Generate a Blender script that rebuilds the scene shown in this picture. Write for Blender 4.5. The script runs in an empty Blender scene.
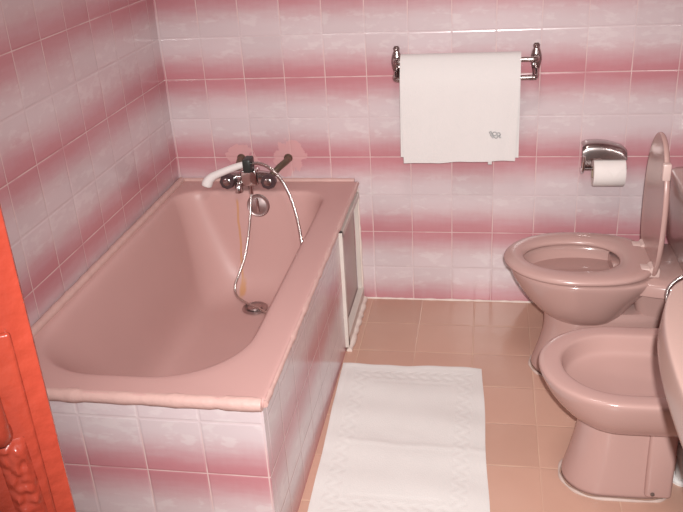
import bpy, bmesh, math, random
from mathutils import Vector, Matrix
random.seed(7)
PI = math.pi
scn = bpy.context.scene
COL = scn.collection

# ------------------------------------------------------------------ helpers
def link_mesh(name, bm, mat, parent=None, smooth=True, angle=40, subsurf=0, org=None):
    bmesh.ops.recalc_face_normals(bm, faces=bm.faces[:])
    o0 = org if org is not None else (parent_org(parent) if parent else (0, 0, 0))
    bmesh.ops.translate(bm, verts=bm.verts[:], vec=-Vector(o0))
    me = bpy.data.meshes.new(name)
    bm.to_mesh(me); bm.free()
    for p in me.polygons: p.use_smooth = smooth
    if smooth: me.set_sharp_from_angle(angle=math.radians(angle))
    if mat: me.materials.append(mat)
    o = bpy.data.objects.new(name, me); COL.objects.link(o)
    if parent: o.parent = parent
    else: o.location = o0
    if subsurf:
        m = o.modifiers.new('Subdivision', 'SUBSURF'); m.levels = subsurf; m.render_levels = subsurf
    return o

def parent_org(p):
    v = Vector((0, 0, 0))
    while p is not None:
        v += p.location; p = p.parent
    return v

def thing(name, label, cat, loc, group=None):
    o = bpy.data.objects.new(name, None); COL.objects.link(o)
    o.location = loc; o['label'] = label; o['category'] = cat
    if group: o['group'] = group
    o.empty_display_size = 0.05
    return o

def tag(o, label, cat, group=None):
    o['label'] = label; o['category'] = cat
    if group: o['group'] = group
    return o

def struct(o, label, cat):
    o['kind'] = 'structure'; o['label'] = label; o['category'] = cat
    return o

def add_box(bm, x0, x1, y0, y1, z0, z1, bevel=0.0, seg=2):
    b = bmesh.new()
    bmesh.ops.create_cube(b, size=1)
    for v in b.verts:
        v.co = Vector((x0 + (v.co.x + .5) * (x1 - x0), y0 + (v.co.y + .5) * (y1 - y0), z0 + (v.co.z + .5) * (z1 - z0)))
    if bevel: bmesh.ops.bevel(b, geom=b.edges[:], offset=bevel, segments=seg, profile=.5, affect='EDGES')
    merge(bm, b)

def merge(bm, b, M=None):
    mp = {}
    for v in b.verts: mp[v] = bm.verts.new(M @ v.co if M else v.co)
    for f in b.faces: bm.faces.new([mp[v] for v in f.verts])
    b.free()

def loft(bm, rings, cap0=True, cap1=True):
    R = [[bm.verts.new(p) for p in r] for r in rings]
    n = len(R[0])
    for a, b in zip(R[:-1], R[1:]):
        for i in range(n):
            j = (i + 1) % n
            bm.faces.new((a[i], a[j], b[j], b[i]))
    for flag, r in ((cap0, R[0]), (cap1, R[-1])):
        if flag:
            c = bm.verts.new(sum((v.co for v in r), Vector()) / n)
            for i in range(n): bm.faces.new((r[i], r[(i + 1) % n], c))

def egg(xf, xb, w, yc, z, n=48, xm=None, pf=2.0, pb=2.6):
    if xm is None: xm = xf + .48 * (xb - xf)
    out = []
    for k in range(n):
        t = 2 * PI * k / n; c = math.cos(t); s = math.sin(t)
        if c < 0: x = xm - (xm - xf) * abs(c) ** (2 / pf); y = w * math.copysign(abs(s) ** (2 / pf), s)
        else: x = xm + (xb - xm) * abs(c) ** (2 / pb); y = w * math.copysign(abs(s) ** (2 / pb), s)
        out.append(Vector((x, yc + y, z)))
    return out

def rrect(x0, x1, y0, y1, z, rfar, rnear, n=10):
    # rounded rectangle, far corners (large y) radius rfar, near corners rnear
    out = []
    for cx, cy, r, a0 in ((x1 - rfar, y1 - rfar, rfar, 0), (x0 + rfar, y1 - rfar, rfar, 90), (x0 + rnear, y0 + rnear, rnear, 180), (x1 - rnear, y0 + rnear, rnear, 270)):
        for k in range(n + 1):
            a = math.radians(a0 + 90 * k / n)
            out.append(Vector((cx + r * math.cos(a), cy + r * math.sin(a), z)))
    # extra points along the straight sides
    res = []
    m = len(out)
    for i, p in enumerate(out):
        res.append(p)
        if i % (n + 1) == n:
            q = out[(i + 1) % m]
            for t in (.2, .4, .6, .8): res.append(p.lerp(q, t))
    return res

def spline(pts, n=10):
    P = [Vector(p) for p in pts]
    out = []
    for i in range(len(P) - 1):
        p0 = P[max(i - 1, 0)]; p1 = P[i]; p2 = P[i + 1]; p3 = P[min(i + 2, len(P) - 1)]
        for k in range(n):
            t = k / n
            out.append(.5 * ((2 * p1) + (p2 - p0) * t + (2 * p0 - 5 * p1 + 4 * p2 - p3) * t * t + (3 * p1 - p0 - 3 * p2 + p3) * t ** 3))
    out.append(P[-1])
    return out

def tube(bm, pts, r, n=12, caps=True):
    P = [Vector(p) for p in pts]
    rad = r if callable(r) else (lambda t: r)
    rings = []
    up = None
    for i, p in enumerate(P):
        d = (P[min(i + 1, len(P) - 1)] - P[max(i - 1, 0)]).normalized()
        if up is None:
            up = Vector((0, 0, 1)) if abs(d.z) < .9 else Vector((0, 1, 0))
        a = (up - d * up.dot(d)).normalized(); b = d.cross(a); up = a
        q = rad(i / max(1, len(P) - 1))
        rings.append([p + a * q * math.cos(2 * PI * k / n) + b * q * math.sin(2 * PI * k / n) for k in range(n)])
    loft(bm, rings, caps, caps)

def lathe(bm, prof, origin, axis, n=32, cap0=True, cap1=True):
    # prof: (radius, height along axis)
    ax = Vector(axis).normalized(); O = Vector(origin)
    u = Vector((0, 0, 1)) if abs(ax.z) < .9 else Vector((1, 0, 0))
    a = (u - ax * u.dot(ax)).normalized(); b = ax.cross(a)
    rings = [[O + ax * h + a * r * math.cos(2 * PI * k / n) + b * r * math.sin(2 * PI * k / n) for k in range(n)] for r, h in prof]
    loft(bm, rings, cap0, cap1)

# ------------------------------------------------------------------ materials
class NT:
    def __init__(s, name, rough=.5, spec=.5, metal=0.0):
        s.m = bpy.data.materials.new(name); s.m.use_nodes = True
        s.t = s.m.node_tree; s.b = s.t.nodes['Principled BSDF']
        s.b.inputs['Roughness'].default_value = rough
        s.b.inputs['Specular IOR Level'].default_value = spec
        s.b.inputs['Metallic'].default_value = metal
    def new(s, ty): return s.t.nodes.new(ty)
    def put(s, sock, v):
        if isinstance(v, bpy.types.NodeSocket): s.t.links.new(v, sock)
        else:
            if isinstance(v, (tuple, list)) and len(v) == 3 and sock.type == 'RGBA': v = (*v, 1)
            sock.default_value = v
    def math(s, op, a, b=0.0, c=None, clamp=False):
        n = s.new('ShaderNodeMath'); n.operation = op; n.use_clamp = clamp
        s.put(n.inputs[0], a); s.put(n.inputs[1], b)
        if c is not None: s.put(n.inputs[2], c)
        return n.outputs[0]
    def step(s, v, lo, hi, a=0.0, b=1.0):
        n = s.new('ShaderNodeMapRange'); n.interpolation_type = 'SMOOTHSTEP'
        s.put(n.inputs['Value'], v); s.put(n.inputs['From Min'], lo); s.put(n.inputs['From Max'], hi)
        s.put(n.inputs['To Min'], a); s.put(n.inputs['To Max'], b)
        return n.outputs[0]
    def mix(s, f, a, b):
        n = s.new('ShaderNodeMix'); n.data_type = 'RGBA'
        s.put(n.inputs['Factor'], f); s.put(n.inputs['A'], None or a) if False else None
        ins = [i for i in n.inputs if i.type == 'RGBA']
        s.put(ins[0], a); s.put(ins[1], b)
        return [o for o in n.outputs if o.type == 'RGBA'][0]
    def pos(s):
        n = s.new('ShaderNodeTexCoord'); return n.outputs['Object']
    def sep(s, v):
        n = s.new('ShaderNodeSeparateXYZ'); s.put(n.inputs[0], v); return n.outputs
    def comb(s, x, y, z):
        n = s.new('ShaderNodeCombineXYZ'); s.put(n.inputs[0], x); s.put(n.inputs[1], y); s.put(n.inputs[2], z); return n.outputs[0]
    def noise(s, vec, scale, detail=3, rough=.5):
        n = s.new('ShaderNodeTexNoise'); s.put(n.inputs['Vector'], vec)
        n.inputs['Scale'].default_value = scale; n.inputs['Detail'].default_value = detail; n.inputs['Roughness'].default_value = rough
        return n.outputs[0]
    def white(s, vec):
        n = s.new('ShaderNodeTexWhiteNoise'); n.noise_dimensions = '3D'; s.put(n.inputs['Vector'], vec); return n.outputs['Value']
    def bump(s, h, strength=.3, dist=.01):
        n = s.new('ShaderNodeBump'); n.inputs['Strength'].default_value = strength; n.inputs['Distance'].default_value = dist
        s.put(n.inputs['Height'], h); s.t.links.new(n.outputs[0], s.b.inputs['Normal'])
    def color(s, c): s.put(s.b.inputs['Base Color'], c)
    def rough(s, c): s.put(s.b.inputs['Roughness'], c)

def plain(name, col, rough=.4, spec=.5, metal=0.0, var=.06, nscale=9, bump=0.0, bscale=60, bdist=.002):
    n = NT(name, rough, spec, metal); p = n.pos()
    f = n.noise(p, nscale, 4)
    dk = tuple(c * (1 - var) for c in col); lt = tuple(min(1, c * (1 + var)) for c in col)
    n.color(n.mix(f, dk, lt))
    if bump: n.bump(n.noise(p, bscale, 3), bump, bdist)
    return n.m

LIGHT_T = (.62, .515, .53); DARK_T = (.50, .212, .238); GROUT = (.68, .50, .48); CLOUD = (.69, .61, .61)

def tile_wall(name, axis, u0, z0, pitch=.15, smears=None, gw=.0095):
    n = NT(name, .2, .6)
    p = n.pos(); x, y, z = n.sep(p)
    u = x if axis == 'x' else y
    un = n.math('DIVIDE', n.math('SUBTRACT', u, u0), pitch)
    zn = n.math('DIVIDE', n.math('SUBTRACT', z, z0), pitch)
    iu = n.math('FLOOR', un); iz = n.math('FLOOR', zn)
    rnd = n.white(n.comb(iu, iz, 3.3)); rnd2 = n.white(n.comb(iu, iz, 8.1))
    # distance 0..1 from pale seam to dark seam
    z2 = n.math('MULTIPLY', zn, .5)
    fr = n.math('SUBTRACT', z2, n.math('FLOOR', z2))
    d = n.math('MULTIPLY', n.math('ABSOLUTE', n.math('SUBTRACT', fr, .5)), 2.0)
    # horizontally brushed edge of the colour band
    shift = n.math('MULTIPLY', rnd, 7.0)
    cu = n.math('ADD', n.math('MULTIPLY', u, 8.0), shift)
    brush = n.noise(n.comb(cu, n.math('MULTIPLY', iu, 3.7), n.math('MULTIPLY', z, 42.0)), 1.0, 4, .6)
    fine = n.noise(n.comb(n.math('MULTIPLY', u, 60.0), 0.0, n.math('MULTIPLY', z, 14.0)), 1.0, 2, .5)
    dd = n.math('ADD', d, n.math('MULTIPLY', n.math('SUBTRACT', brush, .5), .26))
    dd = n.math('ADD', dd, n.math('MULTIPLY', n.math('SUBTRACT', rnd2, .5), .12))
    dd = n.math('ADD', dd, n.math('MULTIPLY', n.math('SUBTRACT', fine, .5), .08))
    mk = n.step(dd, .18, 1.0)
    col = n.mix(mk, LIGHT_T, DARK_T)
    # pale cloud-like strokes in the light part
    cv = n.comb(n.math('ADD', n.math('MULTIPLY', u, 15.0), shift), n.math('MULTIPLY', iz, 5.1), n.math('MULTIPLY', z, 34.0))
    cl = n.step(n.noise(cv, 1.0, 3, .6), .52, .64)
    cl = n.math('MULTIPLY', cl, n.step(d, .62, .35))
    col = n.mix(n.math('MULTIPLY', cl, .5), col, CLOUD)
    # tile to tile tone
    tone = n.math('ADD', n.math('MULTIPLY', rnd, .07), .965)
    hsv = n.new('ShaderNodeHueSaturation'); n.put(hsv.inputs['Color'], col); n.put(hsv.inputs['Value'], tone)
    col = hsv.outputs[0]
    # grout
    wob = n.math('MULTIPLY', n.math('SUBTRACT', n.noise(p, 30, 2), .5), .01)
    fu = n.math('ABSOLUTE', n.math('SUBTRACT', n.math('SUBTRACT', un, iu), .5))
    fz = n.math('ABSOLUTE', n.math('SUBTRACT', n.math('SUBTRACT', zn, iz), .5))
    mx = n.math('ADD', n.math('MAXIMUM', fu, fz), wob)
    g = n.step(mx, .5 - gw * 1.5, .5 - gw * .5)
    gn = n.math('MULTIPLY', n.math('MULTIPLY', g, n.step(n.noise(p, 9, 2), .3, .55, .35, 1.0)), n.step(d, .02, .55, .18, 1.0))
    col = n.mix(gn, col, GROUT)
    h = n.math('MULTIPLY', n.step(mx, .5 - gw * 4, .5 - gw * .8), -1.0)
    h = n.math('ADD', h, n.math('MULTIPLY', n.noise(p, 11, 3), .5))
    # every tile sits a hair out of plane
    h = n.math('ADD', h, n.math('MULTIPLY', n.math('MULTIPLY', n.math('SUBTRACT', rnd2, .5), n.math('SUBTRACT', zn, iz)), 1.2))
    if smears:
        tot = None
        for (sx, sz, r) in smears:
            dx = n.math('SUBTRACT', x, sx); dz = n.math('SUBTRACT', z, sz)
            dist = n.math('SQRT', n.math('ADD', n.math('MULTIPLY', dx, dx), n.math('MULTIPLY', dz, dz)))
            dist = n.math('ADD', dist, n.math('MULTIPLY', n.math('SUBTRACT', n.noise(p, 22, 4, .6), .5), .09))
            m = n.step(dist, r, r * .86)
            tot = m if tot is None else n.math('MAXIMUM', tot, m)
        col = n.mix(n.math('MULTIPLY', tot, .85), col, (.60, .32, .32))
        n.rough(n.mix(tot, (.2, .2, .2), (.6, .6, .6)))
    n.color(col)
    n.bump(h, .35, .002)
    return n.m

Z0 = .8908 - .9
M_BACK = tile_wall('back_wall_tile', 'x', .0068, Z0, smears=[(.452, .594, .062), (.425, .565, .045), (.262, .60, .045), (.225, .60, .03), (.30, .58, .03)])
M_LEFT = tile_wall('left_wall_tile', 'y', -.0632, Z0)
M_RIGHT = tile_wall('right_wall_tile', 'y', -.05, Z0)
M_APF = tile_wall('tub_front_tile', 'x', .095, .28 - .3)
M_APS = tile_wall('tub_side_tile', 'y', -1.43, .28 - .3)

def floor_mat():
    n = NT('floor_tile', .28, .45)
    p = n.pos(); x, y, z = n.sep(p)
    un = n.math('DIVIDE', n.math('SUBTRACT', x, .143), .2005)
    vn = n.math('DIVIDE', y, .1972)
    iu = n.math('FLOOR', un); iv = n.math('FLOOR', vn)
    rnd = n.white(n.comb(iu, iv, 1.7))
    base = n.mix(n.noise(p, 6, 4), (.50, .285, .215), (.55, .335, .26))
    hsv = n.new('ShaderNodeHueSaturation'); n.put(hsv.inputs['Color'], base)
    n.put(hsv.inputs['Value'], n.math('ADD', n.math('MULTIPLY', rnd, .10), .95))
    fu = n.math('ABSOLUTE', n.math('SUBTRACT', n.math('SUBTRACT', un, iu), .5))
    fv = n.math('ABSOLUTE', n.math('SUBTRACT', n.math('SUBTRACT', vn, iv), .5))
    mx = n.math('MAXIMUM', n.math('SUBTRACT', fu, .0035), fv)
    mx = n.math('ADD', mx, n.math('MULTIPLY', n.math('SUBTRACT', n.noise(p, 25, 2), .5), .008))
    g = n.step(mx, .487, .494)
    n.color(n.mix(n.math('MULTIPLY', n.math('MULTIPLY', g, n.step(n.noise(p, 7, 2), .35, .6, .25, 1.0)), .75), hsv.outputs[0], (.66, .46, .33)))
    h = n.math('ADD', n.math('MULTIPLY', n.step(mx, .478, .495), -1.0), n.math('MULTIPLY', n.noise(p, 14, 2), .25))
    n.bump(h, .3, .002)
    return n.m
M_FLOOR = floor_mat()

TUB_O = Vector((.352, -.715, 0))
def tub_mat():
    n = NT('pink_enamel', .38, .3)
    p = n.pos(); x, y, z = n.sep(p)
    base = n.mix(n.noise(p, 4, 4), (.52, .308, .286), (.56, .338, .315))
    # rust stain below the spout: a narrow run and a pool by the waste
    wx = n.math('ADD', x, n.math('MULTIPLY', n.math('SUBTRACT', n.noise(n.comb(0.0, 0.0, z), 9, 2), .5), .02))
    run = n.step(n.math('ABSOLUTE', n.math('SUBTRACT', wx, .266 - TUB_O.x)), .0065, .0015)
    run = n.math('MULTIPLY', run, n.step(y, -.235 - TUB_O.y, -.20 - TUB_O.y))
    run = n.math('MULTIPLY', run, n.step(z, .475, .455))
    run = n.math('MULTIPLY', run, .7)
    px = n.math('DIVIDE', n.math('SUBTRACT', x, .274 - TUB_O.x), .017)
    pz = n.math('DIVIDE', n.math('SUBTRACT', y, -.205 - TUB_O.y), .045)
    pl = n.math('SQRT', n.math('ADD', n.math('MULTIPLY', px, px), n.math('MULTIPLY', pz, pz)))
    pl = n.math('ADD', pl, n.math('MULTIPLY', n.math('SUBTRACT', n.noise(p, 40, 3), .5), .7))
    pool = n.math('MULTIPLY', n.math('MULTIPLY', n.step(pl, 1.1, .3), n.step(z, .20, .14)), .75)
    n.color(n.mix(n.math('MAXIMUM', run, pool), base, (.53, .26, .10)))
    n.rough(n.math('ADD', n.math('MULTIPLY', n.noise(p, 3, 3), .15), .32))
    return n.m
M_TUB = tub_mat()
M_CER = plain('pink_porcelain', (.46, .288, .26), .16, .5, var=.03, nscale=4)
M_CERL = plain('pink_basin_porcelain', (.385, .255, .225), .2, .5, var=.03, nscale=4)
M_SEATP = plain('pink_seat_plastic', (.47, .298, .27), .24, .5, var=.03, nscale=5)
M_PALE = plain('pale_pink_plastic', (.62, .46, .42), .35, .5, var=.03)
M_CHROME = plain('chrome', (.62, .58, .57), .13, .5, 1.0, var=.03)
M_DCHROME = plain('worn_chrome', (.42, .36, .35), .22, .5, 1.0, var=.12, nscale=30)
M_DULL = plain('dull_metal', (.50, .40, .39), .38, .5, 1.0, var=.1, nscale=30)
M_HOSE = None
M_BRASS = plain('tarnished_brass', (.20, .16, .12), .35, .5, .8, var=.15, nscale=40)
M_BLACK = plain('black_plastic', (.025, .028, .026), .4, .5, var=.2)
M_KNOB = plain('smoky_knob_plastic', (.06, .035, .038), .3, .5, var=.2, nscale=40)
M_WHITEP = plain('white_plastic', (.80, .76, .74), .35, .5, var=.03)
M_CAULK = plain('pink_plaster', (.57, .365, .33), .4, .5, var=.07, nscale=25, bump=.4, bscale=45, bdist=.006)
M_SEAL = plain('white_sealant', (.74, .63, .57), .5, .4, var=.08, nscale=30, bump=.4, bscale=60)
M_SEAL2 = plain('foot_sealant', (.56, .43, .38), .5, .4, var=.12, nscale=30, bump=.4)
M_FRAME = plain('white_frame_paint', (.62, .55, .50), .4, .4, var=.08, nscale=20)
M_PANEL = plain('panel_paint', (.42, .30, .285), .3, .4, var=.10, nscale=7)
M_CEIL = plain('ceiling_paint', (.75, .70, .68), .8, .2)
M_PAPER = plain('toilet_paper', (.80, .74, .71), .9, .1, var=.03, nscale=20, bump=.3, bscale=250, bdist=.001)
M_CARD = plain('cardboard', (.40, .30, .22), .9, .1)
M_WATER = plain('bowl_water', (.44, .27, .245), .06, .5, var=.02)
M_GREY = plain('embroidery_thread', (.42, .42, .42), .7, .3, var=.2, nscale=300)
M_DARKH = plain('rusty_screw', (.12, .08, .07), .5, .5)

def hose_mat():
    n = NT('chrome_hose', .22, .5, 1.0); n.color((.62, .58, .56))
    p = n.pos(); x, y, z = n.sep(p)
    w = n.math('SINE', n.math('MULTIPLY', n.math('ADD', n.math('ADD', x, y), z), 1500.0))
    n.bump(w, .25, .001)
    return n.m
M_HOSE = hose_mat()

def cloth(name, col, scale):
    n = NT(name, .95, .1); p = n.pos()
    n.color(n.mix(n.noise(p, 12, 4), tuple(c * .97 for c in col), col))
    h = n.math('ADD', n.noise(p, scale, 2), n.math('MULTIPLY', n.noise(p, 18, 3), 1.2))
    n.bump(h, .35, .003)
    n.b.inputs['Sheen Weight'].default_value = .15
    return n.m
M_TOWEL = cloth('white_terry', (.70, .665, .65), 330)

def mat_cloth():
    # bath mat with woven relief: border bands and a zigzag key pattern
    n = NT('white_mat_terry', .95, .1); p = n.pos(); x, y, z = n.sep(p)
    n.color(n.mix(n.noise(p, 10, 4), (.66, .625, .605), (.70, .67, .65)))
    ax = n.math('ABSOLUTE', x); ay = n.math('ABSOLUTE', y)
    ex = n.math('SUBTRACT', .245, ax); ey = n.math('SUBTRACT', .39, ay)
    e = n.math('MINIMUM', ex, ey)
    band = n.math('SINE', n.math('MULTIPLY', n.math('MINIMUM', e, .125), 210.0))
    zig = n.math('SINE', n.math('ADD', n.math('MULTIPLY', x, 160.0), n.math('MULTIPLY', n.math('SINE', n.math('MULTIPLY', y, 120.0)), 1.6)))
    inb = n.math('MULTIPLY', n.step(e, .045, .05), n.step(e, .098, .093))
    h = n.math('ADD', n.math('MULTIPLY', band, .35), n.math('MULTIPLY', n.math('MULTIPLY', zig, inb), .6))
    h = n.math('ADD', h, n.math('MULTIPLY', n.noise(p, 260, 2), .8))
    n.bump(h, .22, .003)
    return n.m
M_MAT = mat_cloth()

def door_paint():
    n = NT('red_gloss_paint', .22, .5); p = n.pos()
    n.color(n.mix(n.noise(p, 14, 3), (.24, .028, .017), (.29, .042, .022)))
    h = n.math('ADD', n.noise(p, 22, 2), n.math('MULTIPLY', n.noise(p, 90, 2), .18))
    n.bump(h, .55, .012)
    return n.m
M_DOOR = door_paint()

# ------------------------------------------------------------------ room shell
RX = 1.95; FY = -3.3; CH = 2.45
def boxobj(name, dims, mat, bevel=0, parent=None):
    bm = bmesh.new(); add_box(bm, *dims, bevel=bevel)
    return link_mesh(name, bm, mat, parent, smooth=False)
struct(boxobj('floor', (-.1, RX + .1, FY, .1, -.1, 0), M_FLOOR), 'terracotta pink square tiled bathroom floor', 'floor')
struct(boxobj('ceiling', (-.1, RX + .1, FY, .1, CH, CH + .1), M_CEIL), 'plain pale ceiling above the bathroom', 'ceiling')
struct(boxobj('wall_back', (-.1, RX + .1, 0, .1, 0, CH), M_BACK), 'back wall of pink and white banded tiles behind the towel rail', 'wall')
struct(boxobj('wall_left', (-.1, 0, FY, 0, 0, CH), M_LEFT), 'left wall of pink and white banded tiles along the bathtub', 'wall')
struct(boxobj('wall_right', (RX, RX + .1, FY, 0, 0, CH), M_RIGHT), 'right wall of pink and white tiles behind the toilet and bidet', 'wall')

# tiled masonry round the tub
APX = .699; TF = -1.425
struct(boxobj('wall_tub_front', (0, APX, TF, TF + .03, 0, .478), M_APF, .0015), 'short pink and white tiled panel under the front end of the tub', 'wall')
bm = bmesh.new()
ay = -.012; by = -.405; az = .045; bz = .455          # opening of the inspection hatch
add_box(bm, APX - .03, APX, TF + .0305, by, 0, .478)
add_box(bm, APX - .03, APX, by, ay, 0, az)
add_box(bm, APX - .03, APX, by, ay, bz, .478)
add_box(bm, APX - .03, APX, ay, 0, 0, .478)
struct(link_mesh('wall_tub_side', bm, M_APS, smooth=False), 'long pink tiled panel under the right side of the tub', 'wall')

# sealant beads where floor and walls meet
def bead(name, pts, r, mat, amp=.3, parent=None, flat=None):
    bm = bmesh.new()
    P = []
    for a, b in zip(pts[:-1], pts[1:]):
        a = Vector(a); b = Vector(b); k = max(2, int((b - a).length / .02))
        for i in range(k): P.append(a.lerp(b, i / k))
    P.append(Vector(pts[-1]))
    rr = [r * (1 + amp * random.uniform(-1, 1)) for _ in P]
    tube(bm, P, lambda t: rr[min(len(rr) - 1, int(round(t * (len(rr) - 1))))], 8)
    if flat: 
        for v in bm.verts: v.co = Vector((v.co.x, v.co.y, max(v.co.z, flat)))
    return link_mesh(name, bm, mat, parent, True, 80)
struct(bead('trim_1', [(.715, -.002, .001), (1.945, -.002, .001)], .005, M_SEAL, .35), 'thin pale sealant line along the foot of the back wall', 'trim')
struct(bead('trim_2', [(APX + .004, -.004, .002), (APX + .004, -.004, .47)], .006, M_SEAL, .3), 'upright pale sealant line where tub panel meets back wall', 'trim')

# ------------------------------------------------------------------ bathtub
tub = thing('bathtub', 'dusty pink built-in bathtub with tap end at the back wall', 'bathtub', TUB_O)
bm = bmesh.new()
def outer(z, o): return rrect(.004 + o, .708 - o, -1.436 + o, -.003 - o, z, .03, .018)
ZR = .502
rings = [outer(.479, .002), outer(.484, 0), outer(ZR - .006, 0), outer(ZR - .001, .003), outer(ZR, .009), outer(ZR - .001, .022)]
def inner(z, x0, x1, y0, y1, rf, rn): return rrect(x0, x1, y0, y1, z, rf, rn)
rings += [inner(ZR - .003, .036, .618, -1.358, -.108, .10, .215),
          inner(ZR - .005, .041, .613, -1.353, -.113, .10, .215),
          inner(ZR - .012, .048, .606, -1.344, -.118, .10, .215),
          inner(ZR - .03, .056, .600, -1.333, -.122, .10, .22),
          inner(.40, .076, .590, -1.29, -.128, .10, .24),
          inner(.28, .105, .576, -1.23, -.142, .13, .23),
          inner(.19, .126, .560, -1.17, -.160, .16, .22),
          inner(.145, .146, .542, -1.12, -.180, .165, .21),
          inner(.118, .172, .515, -1.06, -.21, .15, .17),
          inner(.106, .21, .48, -.98, -.245, .12, .13),
          inner(.100, .28, .42, -.80, -.27, .06, .06)]
loft(bm, rings, False, True)
link_mesh('tub_shell', bm, M_TUB, tub, True, 70, 1)
bm = bmesh.new()
lathe(bm, [(.044, 0), (.044, .004), (.040, .008), (.036, .006), (.030, .007), (.012, .012)], (.346, -.121, .444), (0, -1, .12), 32)
ov = link_mesh('overflow_cover', bm, M_DULL, tub)
bm = bmesh.new(); add_box(bm, .340, .352, -.136, -.130, .420, .476, .0025)
link_mesh('overflow_bar', bm, M_CHROME, ov)
bm = bmesh.new()
lathe(bm, [(.048, 0), (.048, .003), (.042, .006), (.036, .004), (.030, .001)], (.345, -.300, .104), (0, 0, 1), 32)
dr = link_mesh('drain', bm, M_DULL, tub)
bm = bmesh.new()
lathe(bm, [(.028, 0), (.027, .006), (.015, .010)], (.343, -.300, .105), (0, .1, 1), 24)
link_mesh('drain_plug', bm, M_DULL, dr)
# plaster joints round the rim
bead('plaster_joint', [(.014, -1.427, .487), (.700, -1.427, .487)], .0165, M_CAULK, .12, tub)
bead('plaster_joint', [(.705, -1.428, .489), (.704, -.9, .490), (.704, -.42, .491), (.704, -.012, .491)], .010, M_CAULK, .18, tub)
bead('plaster_joint', [(.0165, -1.42, .504), (.0165, -.9, .504), (.0165, -.4, .504), (.0165, -.017, .504)], .0135, M_CAULK, .07, tub)
bead('plaster_joint', [(.017, -.0125, .503), (.695, -.0125, .503)], .0095, M_CAULK, .1, tub)

# hatch
hatch = thing('access_panel', 'narrow inspection hatch with white frame in the tub side by the back wall', 'panel', (APX, (ay + by) / 2, 0))
bm = bmesh.new(); add_box(bm, APX - .022, APX - .014, by + .002, ay - .002, az + .002, bz - .002)
link_mesh('panel', bm, M_PANEL, hatch, False)
bm = bmesh.new()
w = .018
add_box(bm, APX - .012, APX + .012, by - .004, by + w, az - .03, bz + .004, .002)
add_box(bm, APX - .012, APX + .012, by, ay, bz - w, bz + .004, .002)
add_box(bm, APX - .012, APX + .004, ay - .004, ay + .003, az - .03, bz + .004, .001)
add_box(bm, APX - .012, APX + .012, by, ay, az - .032, az + .008, .002)
link_mesh('frame', bm, M_FRAME, hatch, False)
struct(bead('trim_3', [(APX + .013, -.41, .004), (APX + .014, -.30, .006), (APX + .014, -.02, .006)], .012, M_SEAL, .3), 'pale sealant fillet on the floor in front of the hatch', 'trim')

# ------------------------------------------------------------------ mixer tap
tap = thing('bath_mixer_tap', 'chrome two-handle bath mixer tap on back wall above the tub', 'tap', (.318, -.10, .545))
bm = bmesh.new()
tube(bm, [(.238, -.098, .548), (.248, -.098, .548), (.275, -.098, .548), (.318, -.098, .550), (.36, -.098, .548), (.385, -.098, .548), (.398, -.098, .548)], lambda t: .021 + .006 * math.exp(-((t - .5) / .2) ** 2), 16)
add_box(bm, .288, .354, -.130, -.075, .520, .585, .010, 3)
tube(bm, [(.318, -.105, .56), (.322, -.108, .60)], .013, 12)
link_mesh('tap_body', bm, M_CHROME, tap)
for (wx, bx) in ((.262, .270), (.445, .400)):
    bm = bmesh.new()
    tube(bm, spline([(wx, -.003, .588), (wx, -.025, .585), (bx + (wx - bx) * .5, -.065, .572), (bx, -.098, .55)], 6), .0125, 12)
    lathe(bm, [(.017, 0), (.016, .006), (.012, .010)], (wx, -.001, .588), (0, -1, 0), 20)
    link_mesh('inlet_pipe', bm, M_BRASS, tap)
for bx in (.240, .396):
    bm = bmesh.new()
    ax = Vector((0, -1, .12))
    lathe(bm, [(.016, 0), (.022, .004), (.0285, .010), (.0295, .030), (.0270, .038), (.013, .0385)], (bx, -.104, .538), ax, 8)
    hd = link_mesh('handle', bm, M_KNOB, tap, True, 25)
    bm = bmesh.new()
    lathe(bm, [(.0145, 0), (.0145, .002), (.012, .0032)], Vector((bx, -.104, .538)) + ax.normalized() * .0385, ax, 20)
    link_mesh('handle_cap', bm, M_DCHROME, hd)
bm = bmesh.new()
tube(bm, spline([(.284, -.108, .54), (.282, -.125, .528), (.281, -.132, .512), (.281, -.133, .500)], 5), lambda t: .014 + .002 * t, 14)
link_mesh('spout', bm, M_CHROME, tap)
bm = bmesh.new()
tube(bm, [(.322, -.112, .534), (.322, -.114, .500), (.322, -.115, .488)], .010, 10)
link_mesh('hose_outlet', bm, M_CHROME, tap)
bm = bmesh.new()
add_box(bm, .313, .343, -.165, -.105, .584, .634, .006, 2)
add_box(bm, .320, .336, -.115, -.098, .552, .60, .003, 2)
link_mesh('shower_cradle', bm, M_BLACK, tap, True, 30)

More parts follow.
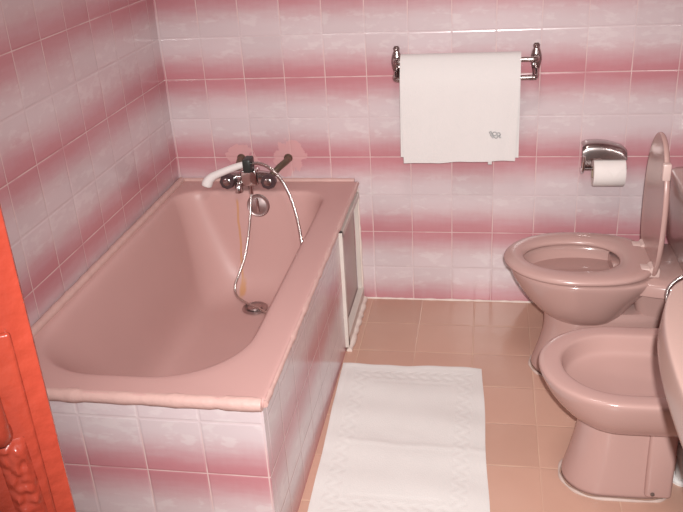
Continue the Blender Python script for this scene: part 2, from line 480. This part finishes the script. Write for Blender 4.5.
# hand shower (lies in the cradle) with its hose
hs = thing('hand_shower', 'white hand shower lying in the black cradle with looping chrome hose', 'shower', (.328, -.14, .612))
bm = bmesh.new()
pts = spline([(.333, -.142, .616), (.322, -.142, .613), (.278, -.142, .600), (.225, -.142, .580), (.190, -.143, .565)], 6)
tube(bm, pts, lambda t: .0105 + .0045 * t, 16)
link_mesh('shower_handle', bm, M_WHITEP, hs)
bm = bmesh.new()
path = spline([(.204, -.143, .572), (.188, -.143, .563), (.175, -.144, .552), (.168, -.145, .542), (.163, -.146, .532), (.1615, -.1465, .528), (.1605, -.147, .5255)], 5)
tube(bm, path, lambda t: (.0135 + .008 * math.sin(min(1, t * 1.2) * PI * .5)) * math.sqrt(max(.02, 1 - max(0, (t - .5) / .5) ** 2.0)), 18)
link_mesh('shower_head', bm, M_WHITEP, hs)
bm = bmesh.new()
hp = [(.338, -.142, .614), (.37, -.148, .618), (.408, -.155, .606), (.452, -.17, .568), (.485, -.19, .515), (.512, -.22, .45), (.537, -.275, .365), (.548, -.33, .28), (.545, -.40, .19), (.505, -.44, .135),
      (.44, -.39, .115), (.375, -.325, .112), (.315, -.288, .115), (.262, -.245, .122), (.248, -.215, .15), (.262, -.192, .19), (.287, -.172, .255), (.303, -.152, .33), (.316, -.135, .42), (.322, -.118, .488)]
tube(bm, spline(hp, 10), .0052, 10)
link_mesh('shower_hose', bm, M_HOSE, hs)

# ------------------------------------------------------------------ towel rail + towel
rail = thing('towel_rail', 'double chrome towel rail with ornate brackets on the back wall', 'towel rail', (1.10, 0, .94))
for bx, s in ((.866, -1), (1.341, 1)):
    bm = bmesh.new()
    # tapering ornamental wall plate
    prof = [(.995, .007, .005), (.988, .012, .012), (.978, .010, .014), (.970, .014, .016), (.955, .018, .020), (.940, .019, .022), (.922, .016, .020), (.905, .012, .017), (.890, .010, .013), (.876, .009, .008), (.868, .004, .004)]
    rings = []
    for (z, wx, dy) in prof:
        rings.append([Vector((bx + wx * math.cos(2 * PI * k / 16), -.002 - dy * .5 + dy * .55 * math.sin(2 * PI * k / 16), z)) for k in range(16)])
    loft(bm, rings)
    tube(bm, spline([(bx, -.012, .950), (bx, -.04, .951), (bx - s * .004, -.058, .951), (bx - s * .02, -.060, .951)], 5), .0105, 12)
    tube(bm, spline([(bx, -.010, .915), (bx, -.045, .908), (bx, -.075, .901), (bx - s * .006, -.088, .898), (bx - s * .024, -.090, .897)], 5), .0085, 12)
    lathe(bm, [(.006, 0), (.0085, .004), (.005, .009), (.001, .011)], (bx, -.008, .982), (0, -1, .2), 14)
    lathe(bm, [(.006, 0), (.009, .005), (.007, .012), (.001, .015)], (bx - s * .008, -.012, .925), (0, -1, -.1), 14)
    link_mesh('bracket', bm, M_DCHROME, rail, True, 35)
bm = bmesh.new(); tube(bm, [(.874, -.060, .951), (1.334, -.060, .951)], .0085, 14); link_mesh('upper_bar', bm, M_DCHROME, rail)
bm = bmesh.new(); tube(bm, [(.874, -.090, .897), (1.334, -.090, .897)], .0078, 14); link_mesh('lower_bar', bm, M_DCHROME, rail)

tw = thing('towel', 'white folded bath towel hanging over the chrome rail', 'towel', (1.085, -.07, .60))
def sheet(bm, prof, xl0, xr0, xl1, xr1, zt, zb, seed, thick=.005):
    rnd = random.Random(seed); ph = [rnd.uniform(0, 6) for _ in range(4)]
    P = spline(prof, 7); nu = 44
    L = [0]
    for a, b in zip(P[:-1], P[1:]): L.append(L[-1] + (b - a).length)
    top = max(range(len(P)), key=lambda i: P[i].z)
    grid = []
    for i, p in enumerate(P):
        row = []
        f = min(1, max(0, (zt - p.z) / (zt - zb)))
        xl = xl0 + (xl1 - xl0) * f; xr = xr0 + (xr1 - xr0) * f
        for k in range(nu + 1):
            u = k / nu; x = xl + (xr - xl) * u
            wv = f * (.003 * math.sin(u * 9 + ph[0]) + .002 * math.sin(u * 21 + ph[1] + f * 3))
            y = p.y - (abs(wv) if i >= top else -abs(wv) * .3)
            z = p.z + f * (.004 * math.sin(u * 3.1 + ph[2]) + .0015 * math.sin(u * 17 + ph[3]))
            row.append(Vector((x, y, z)))
        grid.append(row)
    n = len(P)
    # give the sheet a thickness along its normal
    def nrm(i):
        a = P[max(i - 1, 0)]; b = P[min(i + 1, n - 1)]; d = (b - a).normalized()
        return Vector((0, -d.z, d.y)) if True else None
    A = [[bm.verts.new(v) for v in r] for r in grid]
    B = [[bm.verts.new(v + nrm(i) * -thick) for v in r] for i, r in enumerate(grid)]
    for i in range(n - 1):
        for k in range(nu):
            bm.faces.new((A[i][k], A[i][k + 1], A[i + 1][k + 1], A[i + 1][k]))
            bm.faces.new((B[i][k + 1], B[i][k], B[i + 1][k], B[i + 1][k + 1]))
        bm.faces.new((A[i][0], A[i + 1][0], B[i + 1][0], B[i][0]))
        bm.faces.new((A[i + 1][nu], A[i][nu], B[i][nu], B[i + 1][nu]))
    for k in range(nu):
        bm.faces.new((A[0][k + 1], A[0][k], B[0][k], B[0][k + 1]))
        bm.faces.new((A[n - 1][k], A[n - 1][k + 1], B[n - 1][k + 1], B[n - 1][k]))
bm = bmesh.new()
back_i = [(0, -.030, .64), (0, -.032, .80), (0, -.040, .923), (0, -.050, .959), (0, -.062, .9645), (0, -.076, .955), (0, -.096, .918), (0, -.104, .86), (0, -.103, .73), (0, -.100, .624)]
sheet(bm, back_i, .886, 1.288, .882, 1.290, .97, .62, 3)
front_o = [(0, -.018, .66), (0, -.019, .80), (0, -.030, .925), (0, -.044, .964), (0, -.062, .972), (0, -.082, .960), (0, -.106, .915), (0, -.115, .86), (0, -.114, .73), (0, -.111, .610)]
sheet(bm, front_o, .886, 1.289, .893, 1.278, .98, .61, 5)
link_mesh('towel_cloth', bm, M_TOWEL, tw, True, 60)
bm = bmesh.new()
for (cx, cz, r, a0, a1) in ((1.207, .7135, .0065, 0, 360), (1.2205, .7115, .0055, 40, 380), (1.212, .702, .004, 180, 400), (1.2255, .7035, .0035, 60, 320)):
    tube(bm, [(cx + r * math.cos(math.radians(a0 + (a1 - a0) * k / 14)), -.1225, cz + r * math.sin(math.radians(a0 + (a1 - a0) * k / 14))) for k in range(15)], .0022, 6)
tube(bm, spline([(1.191, -.1225, .722), (1.195, -.1225, .714), (1.198, -.1225, .707), (1.204, -.1225, .700)], 4), .0045, 6)
link_mesh('embroidered_motif', bm, M_GREY, tw, True, 60)
bm = bmesh.new(); add_box(bm, 1.186, 1.200, -.106, -.102, .597, .62, .0015)
link_mesh('hanging_tab', bm, M_TOWEL, tw)

# ------------------------------------------------------------------ toilet paper
ph = thing('toilet_paper_holder', 'chrome hooded toilet paper holder on the back wall beside the toilet', 'paper holder', (1.585, 0, .60))
bm = bmesh.new()
nx = 24
def hood_profile(t):
    pr = [(-.002, .648), (-.030, .653), (-.052, .655), (-.068, .650), (-.078, .635), (-.082, .606)]
    return pr
P = spline([(0, a, b) for a, b in hood_profile(0)], 5)
R_ = []
for th in (0, .003):
    G = []
    for i in range(nx + 1):
        u = i / nx; x = 1.508 + .148 * u
        arch = .013 * (1 - (2 * u - .9) ** 2) - .014 * u
        edge = .006 * max(0, abs(2 * u - 1) - .85) / .15
        G.append([bm.verts.new((x, p.y + th * (1 if p.y < -.06 else 0), p.z + arch * max(0, min(1, (p.z - .606) / .03)) - th - edge * (p.z > .62))) for p in P])
    R_.append(G)
for g, G in enumerate(R_):
    for i in range(nx):
        for k in range(len(P) - 1):
            bm.faces.new((G[i][k], G[i + 1][k], G[i + 1][k + 1], G[i][k + 1]))
for k in range(len(P) - 1):
    for i in (0, nx): bm.faces.new((R_[0][i][k], R_[0][i][k + 1], R_[1][i][k + 1], R_[1][i][k]))
for i in range(nx):
    for k in (0, len(P) - 1): bm.faces.new((R_[0][i][k], R_[0][i + 1][k], R_[1][i + 1][k], R_[1][i][k]))
link_mesh('hood', bm, M_DCHROME, ph, True, 50)
bm = bmesh.new()
add_box(bm, 1.513, 1.650, -.006, -.001, .548, .628, .002)
link_mesh('back_plate', bm, M_DCHROME, ph, True, 30)
bm = bmesh.new()
tube(bm, spline([(1.513, -.010, .552), (1.512, -.03, .549), (1.512, -.058, .552), (1.512, -.080, .570), (1.511, -.098, .60), (1.511, -.104, .625)], 5), .0055, 10)
link_mesh('side_arm', bm, M_CHROME, ph)
bm = bmesh.new()
tube(bm, [(1.512, -.060, .5667), (1.657, -.060, .5667)], .007, 12)
tube(bm, [(1.657, -.060, .5667), (1.658, -.045, .572), (1.657, -.004, .575)], .005, 10)
link_mesh('roll_spindle', bm, M_CHROME, ph)

tp = thing('toilet_paper_roll', 'white toilet paper roll hanging under the chrome hood', 'toilet paper', (1.600, -.060, .5535))
bm = bmesh.new()
rc = Vector((1.547, -.060, .5535)); Lr = .106
lathe(bm, [(.0215, 0), (.0475, 0), (.0495, .003), (.0495, Lr - .003), (.0475, Lr), (.0215, Lr), (.0215, 0)], rc, (1, 0, 0), 48, False, False)
pr = link_mesh('paper', bm, M_PAPER, tp, True, 40)
bm = bmesh.new()
lathe(bm, [(.0205, -.001), (.0213, -.001), (.0213, Lr + .001), (.0205, Lr + .001), (.0205, -.001)], rc, (1, 0, 0), 32, False, False)
link_mesh('cardboard_core', bm, M_CARD, tp, True, 40)
bm = bmesh.new()
# loose sheet with a folded point lying over the roll front
for s in (0, 1):
    pass
c = rc + Vector((0, 0, 0))
pts = []
for k in range(9):
    a = math.radians(100 + 80 * k / 8); r = .0508
    wv = 1 if k < 3 else 1 - (k - 3) / 5 * .92
    pts.append((a, r, wv))
vs = []
for (a, r, wv) in pts:
    m = rc.x + Lr * .62
    y = rc.y + r * math.cos(a); z = rc.z + r * math.sin(a)
    vs.append((bm.verts.new((m - wv * Lr * .36, y, z)), bm.verts.new((m + wv * Lr * .36, y, z)), bm.verts.new((m - wv * Lr * .36, y + .0008 * 1, z - .0008)), bm.verts.new((m + wv * Lr * .36, y + .0008, z - .0008))))
for a, b in zip(vs[:-1], vs[1:]):
    bm.faces.new((a[0], a[1], b[1], b[0])); bm.faces.new((a[3], a[2], b[2], b[3]))
    bm.faces.new((a[0], b[0], b[2], a[2])); bm.faces.new((a[1], a[3], b[3], b[1]))
link_mesh('folded_end_sheet', bm, M_PAPER, tp, True, 50)

# ------------------------------------------------------------------ toilet
TY = -.44
wc = thing('toilet', 'pink toilet with raised lid standing by the back wall', 'toilet', (1.56, TY, 0))
bm = bmesh.new()
loft(bm, [egg(1.338, 1.78, .108, TY, .0, xm=1.46, pb=4), egg(1.340, 1.78, .107, TY, .012, xm=1.46, pb=4), egg(1.352, 1.77, .098, TY, .05, xm=1.47, pb=4),
          egg(1.370, 1.76, .090, TY, .11, xm=1.48, pb=4), egg(1.382, 1.76, .090, TY, .17, xm=1.49, pb=4), egg(1.375, 1.76, .10, TY, .225, xm=1.49, pb=4), egg(1.36, 1.74, .10, TY, .25, xm=1.49, pb=4)])
link_mesh('pedestal', bm, M_CER, wc, True, 60, 1)
bm = bmesh.new()
loft(bm, [egg(1.43, 1.57, .055, TY, .185, xm=1.50), egg(1.395, 1.595, .092, TY, .200, xm=1.50), egg(1.350, 1.625, .126, TY, .235, xm=1.49), egg(1.308, 1.66, .152, TY, .285, xm=1.49, pb=2.2), egg(1.276, 1.70, .168, TY, .335, xm=1.49), egg(1.262, 1.73, .176, TY, .368, xm=1.48),
          egg(1.262, 1.73, .177, TY, .379, xm=1.48), egg(1.268, 1.725, .172, TY, .385, xm=1.48),
          egg(1.296, 1.665, .132, TY, .385, xm=1.48, pb=2.2), egg(1.299, 1.662, .128, TY, .378, xm=1.48, pb=2.2), egg(1.308, 1.655, .121, TY, .34, xm=1.48, pb=2.2), egg(1.345, 1.62, .10, TY, .29, xm=1.48, pb=2.2), egg(1.40, 1.58, .075, TY, .245, xm=1.48, pb=2.2), egg(1.44, 1.55, .04, TY, .235, xm=1.48, pb=2.2)], True, True)
link_mesh('bowl', bm, M_CER, wc, True, 60, 1)
bm = bmesh.new()
loft(bm, [egg(1.308, 1.657, .1215, TY, .344, xm=1.48, pb=2.2), egg(1.310, 1.653, .120, TY, .3445, xm=1.48, pb=2.2)])
link_mesh('bowl_water', bm, M_WATER, wc)
bm = bmesh.new()
# rear deck that carries the cistern, and the outlet behind the pedestal
rings = []
for (x, w, z0, z1) in ((1.58, .10, .335, .381), (1.63, .128, .328, .3835), (1.68, .148, .330, .384), (1.74, .164, .332, .384), (1.82, .175, .334, .384), (1.938, .178, .334, .384)):
    c = .012
    rings.append([Vector((x, TY - w, z0 + c)), Vector((x, TY - w, z1 - c)), Vector((x, TY - w + c, z1)), Vector((x, TY + w - c, z1)), Vector((x, TY + w, z1 - c)), Vector((x, TY + w, z0 + c)), Vector((x, TY + w - c * 2, z0)), Vector((x, TY - w + c * 2, z0))])
loft(bm, rings)
link_mesh('cistern_deck', bm, M_CER, wc, True, 50)
bm = bmesh.new()
rings = []
for (z, x0, w) in ((.001, 1.70, .085), (.10, 1.69, .078), (.20, 1.665, .075), (.28, 1.645, .085), (.340, 1.63, .098)):
    rings.append(rrect(x0, 1.944, TY - w, TY + w, z, .03, .03, 5))
loft(bm, rings)
link_mesh('outlet', bm, M_CER, wc, True, 60)
# seat
bm = bmesh.new()
SZ = .386
loft(bm, [egg(1.300, 1.60, .115, TY, SZ + .001, xm=1.46, pb=2.2), egg(1.262, 1.69, .168, TY, SZ, xm=1.46), egg(1.246, 1.70, .186, TY, SZ + .004, xm=1.46), egg(1.240, 1.703, .1905, TY, SZ + .013, xm=1.46), egg(1.246, 1.70, .187, TY, SZ + .022, xm=1.46), egg(1.262, 1.69, .172, TY, SZ + .0285, xm=1.46),
          egg(1.285, 1.65, .140, TY, SZ + .029, xm=1.46, pb=2.4), egg(1.302, 1.605, .115, TY, SZ + .024, xm=1.46, pb=2.2), egg(1.308, 1.598, .109, TY, SZ + .014, xm=1.46, pb=2.2), egg(1.300, 1.60, .115, TY, SZ + .001, xm=1.46, pb=2.2)], False, False)
bmesh.ops.remove_doubles(bm, verts=bm.verts[:], dist=.0003)
link_mesh('seat', bm, M_SEATP, wc, True, 60, 1)
# lid, standing nearly upright
bm = bmesh.new()
LB = .402; LX = 1.688; LL = .405
def lidring(inset, off):
    out = []
    for p in egg(inset, .455 - inset, .156 - inset, 0, 0, xm=.23, pb=2.6):
        # x of the egg runs up the lid from its front tip
        h = LL + .05 - p.x
        h = max(h, 0) if h > 0 else 0
        lean = .002 * h / LL
        out.append(Vector((LX + off + lean - .010 * (p.y / .19) ** 2 * 0, TY + p.y, LB - .048 + h)))
    return out
loft(bm, [lidring(.05, -.004), lidring(.012, -.006), lidring(.003, -.010), lidring(.0, -.002), lidring(.004, .007), lidring(.02, .0115), lidring(.07, .016)])
link_mesh('lid', bm, M_SEATP, wc, True, 60, 1)
lid = wc.children[-1] if wc.children else None
lid = [o for o in bpy.data.objects if o.name == 'lid'][0]
bm = bmesh.new()
add_box(bm, 1.674, 1.697, TY - .130, TY - .108, .705, .755, .004)
b1 = link_mesh('buffer', bm, M_PALE, lid, True, 30)
for yy in (TY - .085, TY + .085):
    bm = bmesh.new()
    tube(bm, [(1.682, yy - .022, .412), (1.682, yy + .022, .412)], .010, 12)
    add_box(bm, 1.648, 1.704, yy - .020, yy + .020, .386, .416, .005)
    h = link_mesh('hinge', bm, M_PALE, wc, True, 30)
    h['label'] = 'pale plastic hinge'
# cistern
bm = bmesh.new()
def tank(z, o, ex=0): return rrect(1.768 + o, 1.945, TY - .20 + o, TY + .222 - o, z, .035, .035, 6)
loft(bm, [tank(.384, .012), tank(.40, .006), tank(.50, .002), tank(.60, .0), tank(.606, .004)])
ck = link_mesh('cistern', bm, M_CER, wc, True, 60)
bm = bmesh.new()
loft(bm, [tank(.606, .002), tank(.608, -.004), tank(.622, -.005), tank(.629, .002), tank(.632, .03)])
ckl = link_mesh('cistern_lid', bm, M_CER, ck, True, 60)
bm = bmesh.new(); lathe(bm, [(.018, 0), (.018, .008), (.014, .011)], (1.865, TY, .631), (0, 0, 1), 24)
link_mesh('flush_button', bm, M_CHROME, ckl)
# caulking at the foot
bm = bmesh.new()
base = egg(1.338, 1.78, .109, TY, .002, xm=1.46, pb=4)
tube(bm, base + [base[0]], lambda t: .0042 + .0018 * math.sin(t * 77), 6)
for v in bm.verts: v.co.z = max(v.co.z, .0005)
s = link_mesh('foot_sealant', bm, M_SEAL2, wc, True, 60); s['label'] = 'pale sealant bead'

# water supply hose of the cistern
bm = bmesh.new()
tube(bm, spline([(1.83, TY - .165, .383), (1.79, -.655, .438), (1.745, -.672, .456), (1.712, -.682, .440), (1.697, -.69, .412), (1.704, -.71, .375), (1.75, -.76, .31), (1.86, -.80, .24), (1.947, -.80, .22)], 8), .0065, 10)
tag(link_mesh('supply_hose', bm, M_HOSE), 'thin chrome water hose looping out between toilet and washbasin', 'hose')

# ------------------------------------------------------------------ bidet
BY = -1.0
bd = thing('bidet', 'pink bidet standing in front of the toilet', 'bidet', (1.6, BY, 0))
bm = bmesh.new()
k = dict(xm=1.53)
loft(bm, [egg(1.46, 1.84, .07, BY, .212, pb=4, **k), egg(1.425, 1.86, .118, BY, .224, pb=4, **k), egg(1.385, 1.875, .154, BY, .255, pb=4, **k), egg(1.350, 1.885, .177, BY, .298, pb=4, **k), egg(1.331, 1.89, .189, BY, .338, pb=4, **k), egg(1.325, 1.89, .193, BY, .357, pb=4, **k), egg(1.327, 1.89, .1915, BY, .364, pb=4, **k), egg(1.336, 1.885, .184, BY, .3675, pb=4, **k),
          egg(1.379, 1.74, .147, BY, .3665, pb=5, **k), egg(1.384, 1.738, .142, BY, .363, pb=5, **k), egg(1.386, 1.736, .140, BY, .358, pb=5, **k), egg(1.389, 1.735, .137, BY, .345, pb=5, **k), egg(1.394, 1.73, .133, BY, .322, pb=5, **k), egg(1.399, 1.728, .130, BY, .314, pb=5, **k), egg(1.412, 1.72, .120, BY, .308, pb=4, **k), egg(1.45, 1.70, .090, BY, .300, pb=3, **k), egg(1.50, 1.66, .055, BY, .290, pb=2.4, **k)])
bowl = link_mesh('bowl', bm, M_CER, bd, True, 60, 1)
bm = bmesh.new(); lathe(bm, [(.022, 0), (.021, .003), (.015, .001)], (1.58, BY, .284), (0, 0, 1), 24)
link_mesh('drain', bm, M_CHROME, bowl)
bm = bmesh.new()
loft(bm, [egg(1.398, 1.672, .098, BY, .0, xm=1.50, pb=6), egg(1.400, 1.672, .097, BY, .012, xm=1.50, pb=6), egg(1.416, 1.672, .090, BY, .07, xm=1.51, pb=6), egg(1.432, 1.674, .086, BY, .14, xm=1.52, pb=6), egg(1.44, 1.68, .086, BY, .20, xm=1.52, pb=6), egg(1.435, 1.69, .092, BY, .25, xm=1.52, pb=6)])
pd = link_mesh('pedestal', bm, M_CER, bd, True, 60, 1)
bm = bmesh.new(); add_box(bm, 1.606, 1.674, BY - .108, BY + .108, .018, .235, .010, 3)
for v in bm.verts:
    f = max(0, 1 - v.co.z / .12)
    v.co.y = BY + (v.co.y - BY) * (.94 + .06 * f)
link_mesh('fixing_boss', bm, M_CER, pd, True, 50)
bm = bmesh.new(); lathe(bm, [(.0055, 0), (.0055, .003), (.003, .004)], (1.625, BY - .1065, .034), (0, -1, 0), 12)
link_mesh('fixing_screw', bm, M_DARKH, pd)
bm = bmesh.new()
base = egg(1.397, 1.675, .100, BY, .002, xm=1.50, pb=6)
tube(bm, base + [base[0]], lambda t: .0042 + .0016 * math.sin(t * 61), 6)
for v in bm.verts: v.co.z = max(v.co.z, .0005)
s = link_mesh('foot_sealant', bm, M_SEAL2, bd, True, 60); s['label'] = 'pale sealant bead'

# white waste pipe behind the bidet foot
wp = thing('waste_pipe', 'white plastic waste pipe on the floor behind the bidet foot', 'pipe', (1.715, -1.0, 0))
bm = bmesh.new()
tube(bm, spline([(1.722, -1.0, .001), (1.722, -1.0, .06), (1.722, -1.0, .12), (1.724, -1.0, .18), (1.735, -1.0, .205)], 4), .020, 16)
link_mesh('pipe', bm, M_WHITEP, wp)
bm = bmesh.new(); lathe(bm, [(.030, 0), (.030, .008), (.024, .014)], (1.722, -1.0, .0), (0, 0, 1), 24)
link_mesh('floor_collar', bm, M_WHITEP, wp)
bm = bmesh.new(); lathe(bm, [(.0245, 0), (.0245, .03), (.022, .034)], (1.722, -1.0, .085), (0, 0, 1), 24)
link_mesh('coupling', bm, M_WHITEP, wp)

# ------------------------------------------------------------------ washbasin
WY = -1.78
wb = thing('washbasin', 'pale pink washbasin edge at the right of the frame', 'washbasin', (1.72, WY, 0))
bm = bmesh.new()
def bas(z, o, pb=8): return egg(1.472 + o, 1.945, .39 - o, WY, z, n=64, xm=1.60, pf=2.3, pb=pb)
def basin_in(z, o): return egg(1.515 + o, 1.86 - o * .6, .275 - o, WY, z, n=64, xm=1.62, pf=2.3, pb=4)
loft(bm, [bas(.64, .16), bas(.68, .10), bas(.725, .045), bas(.745, .008), bas(.757, .001), bas(.763, .0), bas(.800, .004), bas(.813, .006), bas(.8165, .008), bas(.818, .0105), bas(.8185, .02), bas(.8185, .035),
          basin_in(.818, 0), basin_in(.812, .008), basin_in(.77, .02), basin_in(.71, .045), basin_in(.68, .10), basin_in(.672, .16)])
link_mesh('basin', bm, M_CERL, wb, True, 60, 1)
bm = bmesh.new()
loft(bm, [egg(1.68, 1.90, .10, WY, 0, n=32), egg(1.69, 1.90, .095, WY, .03, n=32), egg(1.715, 1.90, .075, WY, .3, n=32), egg(1.70, 1.90, .09, WY, .60, n=32), egg(1.68, 1.90, .11, WY, .66, n=32)])
link_mesh('pedestal', bm, M_CERL, wb, True, 60)
bm = bmesh.new()
lathe(bm, [(.026, 0), (.024, .01), (.019, .05), (.019, .09), (.012, .10)], (1.895, WY, .815), (0, 0, 1), 20)
tube(bm, spline([(1.89, WY, .875), (1.85, WY, .895), (1.80, WY, .89), (1.775, WY, .875)], 5), .012, 12)
link_mesh('basin_tap', bm, M_CHROME, wb)

# ------------------------------------------------------------------ bath mat
MC = Vector((.952, -.88, 0))
bm = bmesh.new()
nx, ny = 60, 90
corner = [Vector((1.210, -1.285, 0)), Vector((.730, -1.285, 0)), Vector((.703, -.499, 0)), Vector((1.180, -.499, 0))]
G = []; GB = []
for j in range(ny + 1):
    v = j / ny; row = []; rb = []
    for i in range(nx + 1):
        u = i / nx
        a = corner[1].lerp(corner[0], u); b = corner[2].lerp(corner[3], u)
        p = a.lerp(b, v)
        p.x += .003 * math.sin(v * 11) * (u - .3); p.y += .003 * math.sin(u * 9 + .7) + .002 * math.sin(u * 23)
        wr = .0016 * math.sin(u * 7 + 3 * v) * math.sin(v * 13 + 1.3 * u) + .0012 * math.sin(v * 31 + u * 2) + .0016 * math.exp(-((v - .47 + .03 * u) / .012) ** 2) * (u > .1)
        ed = min(u, 1 - u, v, 1 - v)
        hem = .0022 * math.exp(-((ed - .012) / .012) ** 2)
        z = .0075 + max(-.002, wr) + hem
        row.append(bm.verts.new((p.x, p.y, z))); rb.append(bm.verts.new((p.x, p.y, .0008)))
    G.append(row); GB.append(rb)
for j in range(ny):
    for i in range(nx):
        bm.faces.new((G[j][i], G[j][i + 1], G[j + 1][i + 1], G[j + 1][i]))
        bm.faces.new((GB[j][i + 1], GB[j][i], GB[j + 1][i], GB[j + 1][i + 1]))
for j in range(ny):
    bm.faces.new((G[j + 1][0], GB[j + 1][0], GB[j][0], G[j][0])); bm.faces.new((G[j][nx], GB[j][nx], GB[j + 1][nx], G[j + 1][nx]))
for i in range(nx):
    bm.faces.new((G[0][i], GB[0][i], GB[0][i + 1], G[0][i + 1])); bm.faces.new((G[ny][i + 1], GB[ny][i + 1], GB[ny][i], G[ny][i]))
m = link_mesh('bath_mat', bm, M_MAT, None, True, 50, org=MC)
tag(m, 'white terry bath mat lying on the floor beside the tub', 'bath mat')

# ------------------------------------------------------------------ red door (open, at the left)
DE = Vector((.7425, -2.25, 0)); dd = Vector((-.8, -.6, 0)); dn = Vector((.6, -.8, 0))
DM = Matrix(((dd.x, dn.x, 0, DE.x), (dd.y, dn.y, 0, DE.y), (0, 0, 1, 0), (0, 0, 0, 1)))   # local: s along leaf, t out of face, z
door = bpy.data.objects.new('door_1', None); COL.objects.link(door); door.location = DE
struct(door, 'open red gloss painted door at the left edge', 'door')
def dbox(bm, s0, s1, t0, t1, z0, z1, bev=.003, seg=2):
    b = bmesh.new(); add_box(b, s0, s1, t0, t1, z0, z1, bev, seg); merge(bm, b, DM)
bm = bmesh.new(); dbox(bm, 0, .80, -.04, 0, .012, 2.02, .004)
link_mesh('door_leaf', bm, M_DOOR, door, True, 30)
bm = bmesh.new(); dbox(bm, .020, .078, -.001, .006, .90, 1.165, .004, 3)
pl = link_mesh('lock_plate', bm, M_DOOR, door, True, 40)
bm = bmesh.new()
b = bmesh.new(); tube(b, spline([(.056, .004, 1.145), (.056, .022, 1.143), (.055, .032, 1.132), (.054, .034, 1.105), (.053, .032, 1.075), (.052, .022, 1.064), (.052, .004, 1.060)], 5), .011, 14)
merge(bm, b, DM)
link_mesh('door_handle', bm, M_DOOR, door, True, 50)
bm = bmesh.new()
b = bmesh.new()
from mathutils import noise as mn
A_ = []; B_ = []
NS, NZ = 16, 44
for j in range(NZ + 1):
    ra = []; rb = []
    for i in range(NS + 1):
        u = i / NS; v = j / NZ; sx = .030 + .030 * u + .004 * (v - .5); zz = .938 + .108 * v
        e = min(1, min(u, 1 - u) * 5) * min(1, min(v, 1 - v) * 12)
        ra.append(b.verts.new((sx, .006 + e * (.006 + .0045 * mn.noise(Vector((sx * 140, 3.1, zz * 110))))  , zz))); rb.append(b.verts.new((sx, .003, zz)))
    A_.append(ra); B_.append(rb)
for j in range(NZ):
    for i in range(NS):
        b.faces.new((A_[j][i], A_[j][i + 1], A_[j + 1][i + 1], A_[j + 1][i])); b.faces.new((B_[j][i], B_[j + 1][i], B_[j + 1][i + 1], B_[j][i + 1]))
    b.faces.new((A_[j][0], A_[j + 1][0], B_[j + 1][0], B_[j][0])); b.faces.new((A_[j][NS], B_[j][NS], B_[j + 1][NS], A_[j + 1][NS]))
for i in range(NS):
    b.faces.new((A_[0][i], B_[0][i], B_[0][i + 1], A_[0][i + 1])); b.faces.new((A_[NZ][i], A_[NZ][i + 1], B_[NZ][i + 1], B_[NZ][i]))
merge(bm, b, DM)
link_mesh('glint_lump', bm, M_DOOR, door, True, 40)  # added lump on the plate, surface shaped to catch flash glints

# ------------------------------------------------------------------ camera
cd = bpy.data.cameras.new('camera'); cam = bpy.data.objects.new('camera', cd); COL.objects.link(cam)
cd.sensor_width = 36; cd.sensor_fit = 'HORIZONTAL'; cd.lens = 826.3156 * 36 / 683
cd.clip_start = .02
cam.location = (1.1848, -2.8989, 1.5526)
cam.rotation_euler = (math.radians(65.0735), math.radians(3.25266), math.radians(9.41461))
scn.camera = cam

# ------------------------------------------------------------------ light: on-camera flash and an added ambient fill below the ceiling
def look(o, tgt):
    d = Vector(tgt) - o.location
    o.rotation_euler = d.to_track_quat('-Z', 'Y').to_euler()
ld = bpy.data.lights.new('camera_flash', 'SPOT'); ld.energy = 275; ld.color = (1, .985, .965)
ld.spot_size = math.radians(76); ld.spot_blend = 1.0; ld.shadow_soft_size = .012
fl = bpy.data.objects.new('camera_flash', ld); COL.objects.link(fl)
fl.location = (1.1848 + .026, -2.885, 1.5526 + .045); look(fl, (1.02, -.6, .40))
la = bpy.data.lights.new('ceiling_fill', 'AREA'); la.energy = 9; la.shape = 'DISK'; la.size = .4; la.color = (1, .92, .86)  # added disk light for soft ambient fill, no fixture seen
lo = bpy.data.objects.new('ceiling_fill', la); COL.objects.link(lo); lo.location = (1.0, -1.3, CH - .03)
w = bpy.data.worlds.new('world'); scn.world = w; w.use_nodes = True
bg = w.node_tree.nodes['Background']; bg.inputs[0].default_value = (1, .95, .92, 1); bg.inputs[1].default_value = .25

scn.view_settings.view_transform = 'Standard'; scn.view_settings.look = 'None'
scn.view_settings.gamma = 1; scn.view_settings.use_curve_mapping = False
scn.view_settings.exposure = 0.1
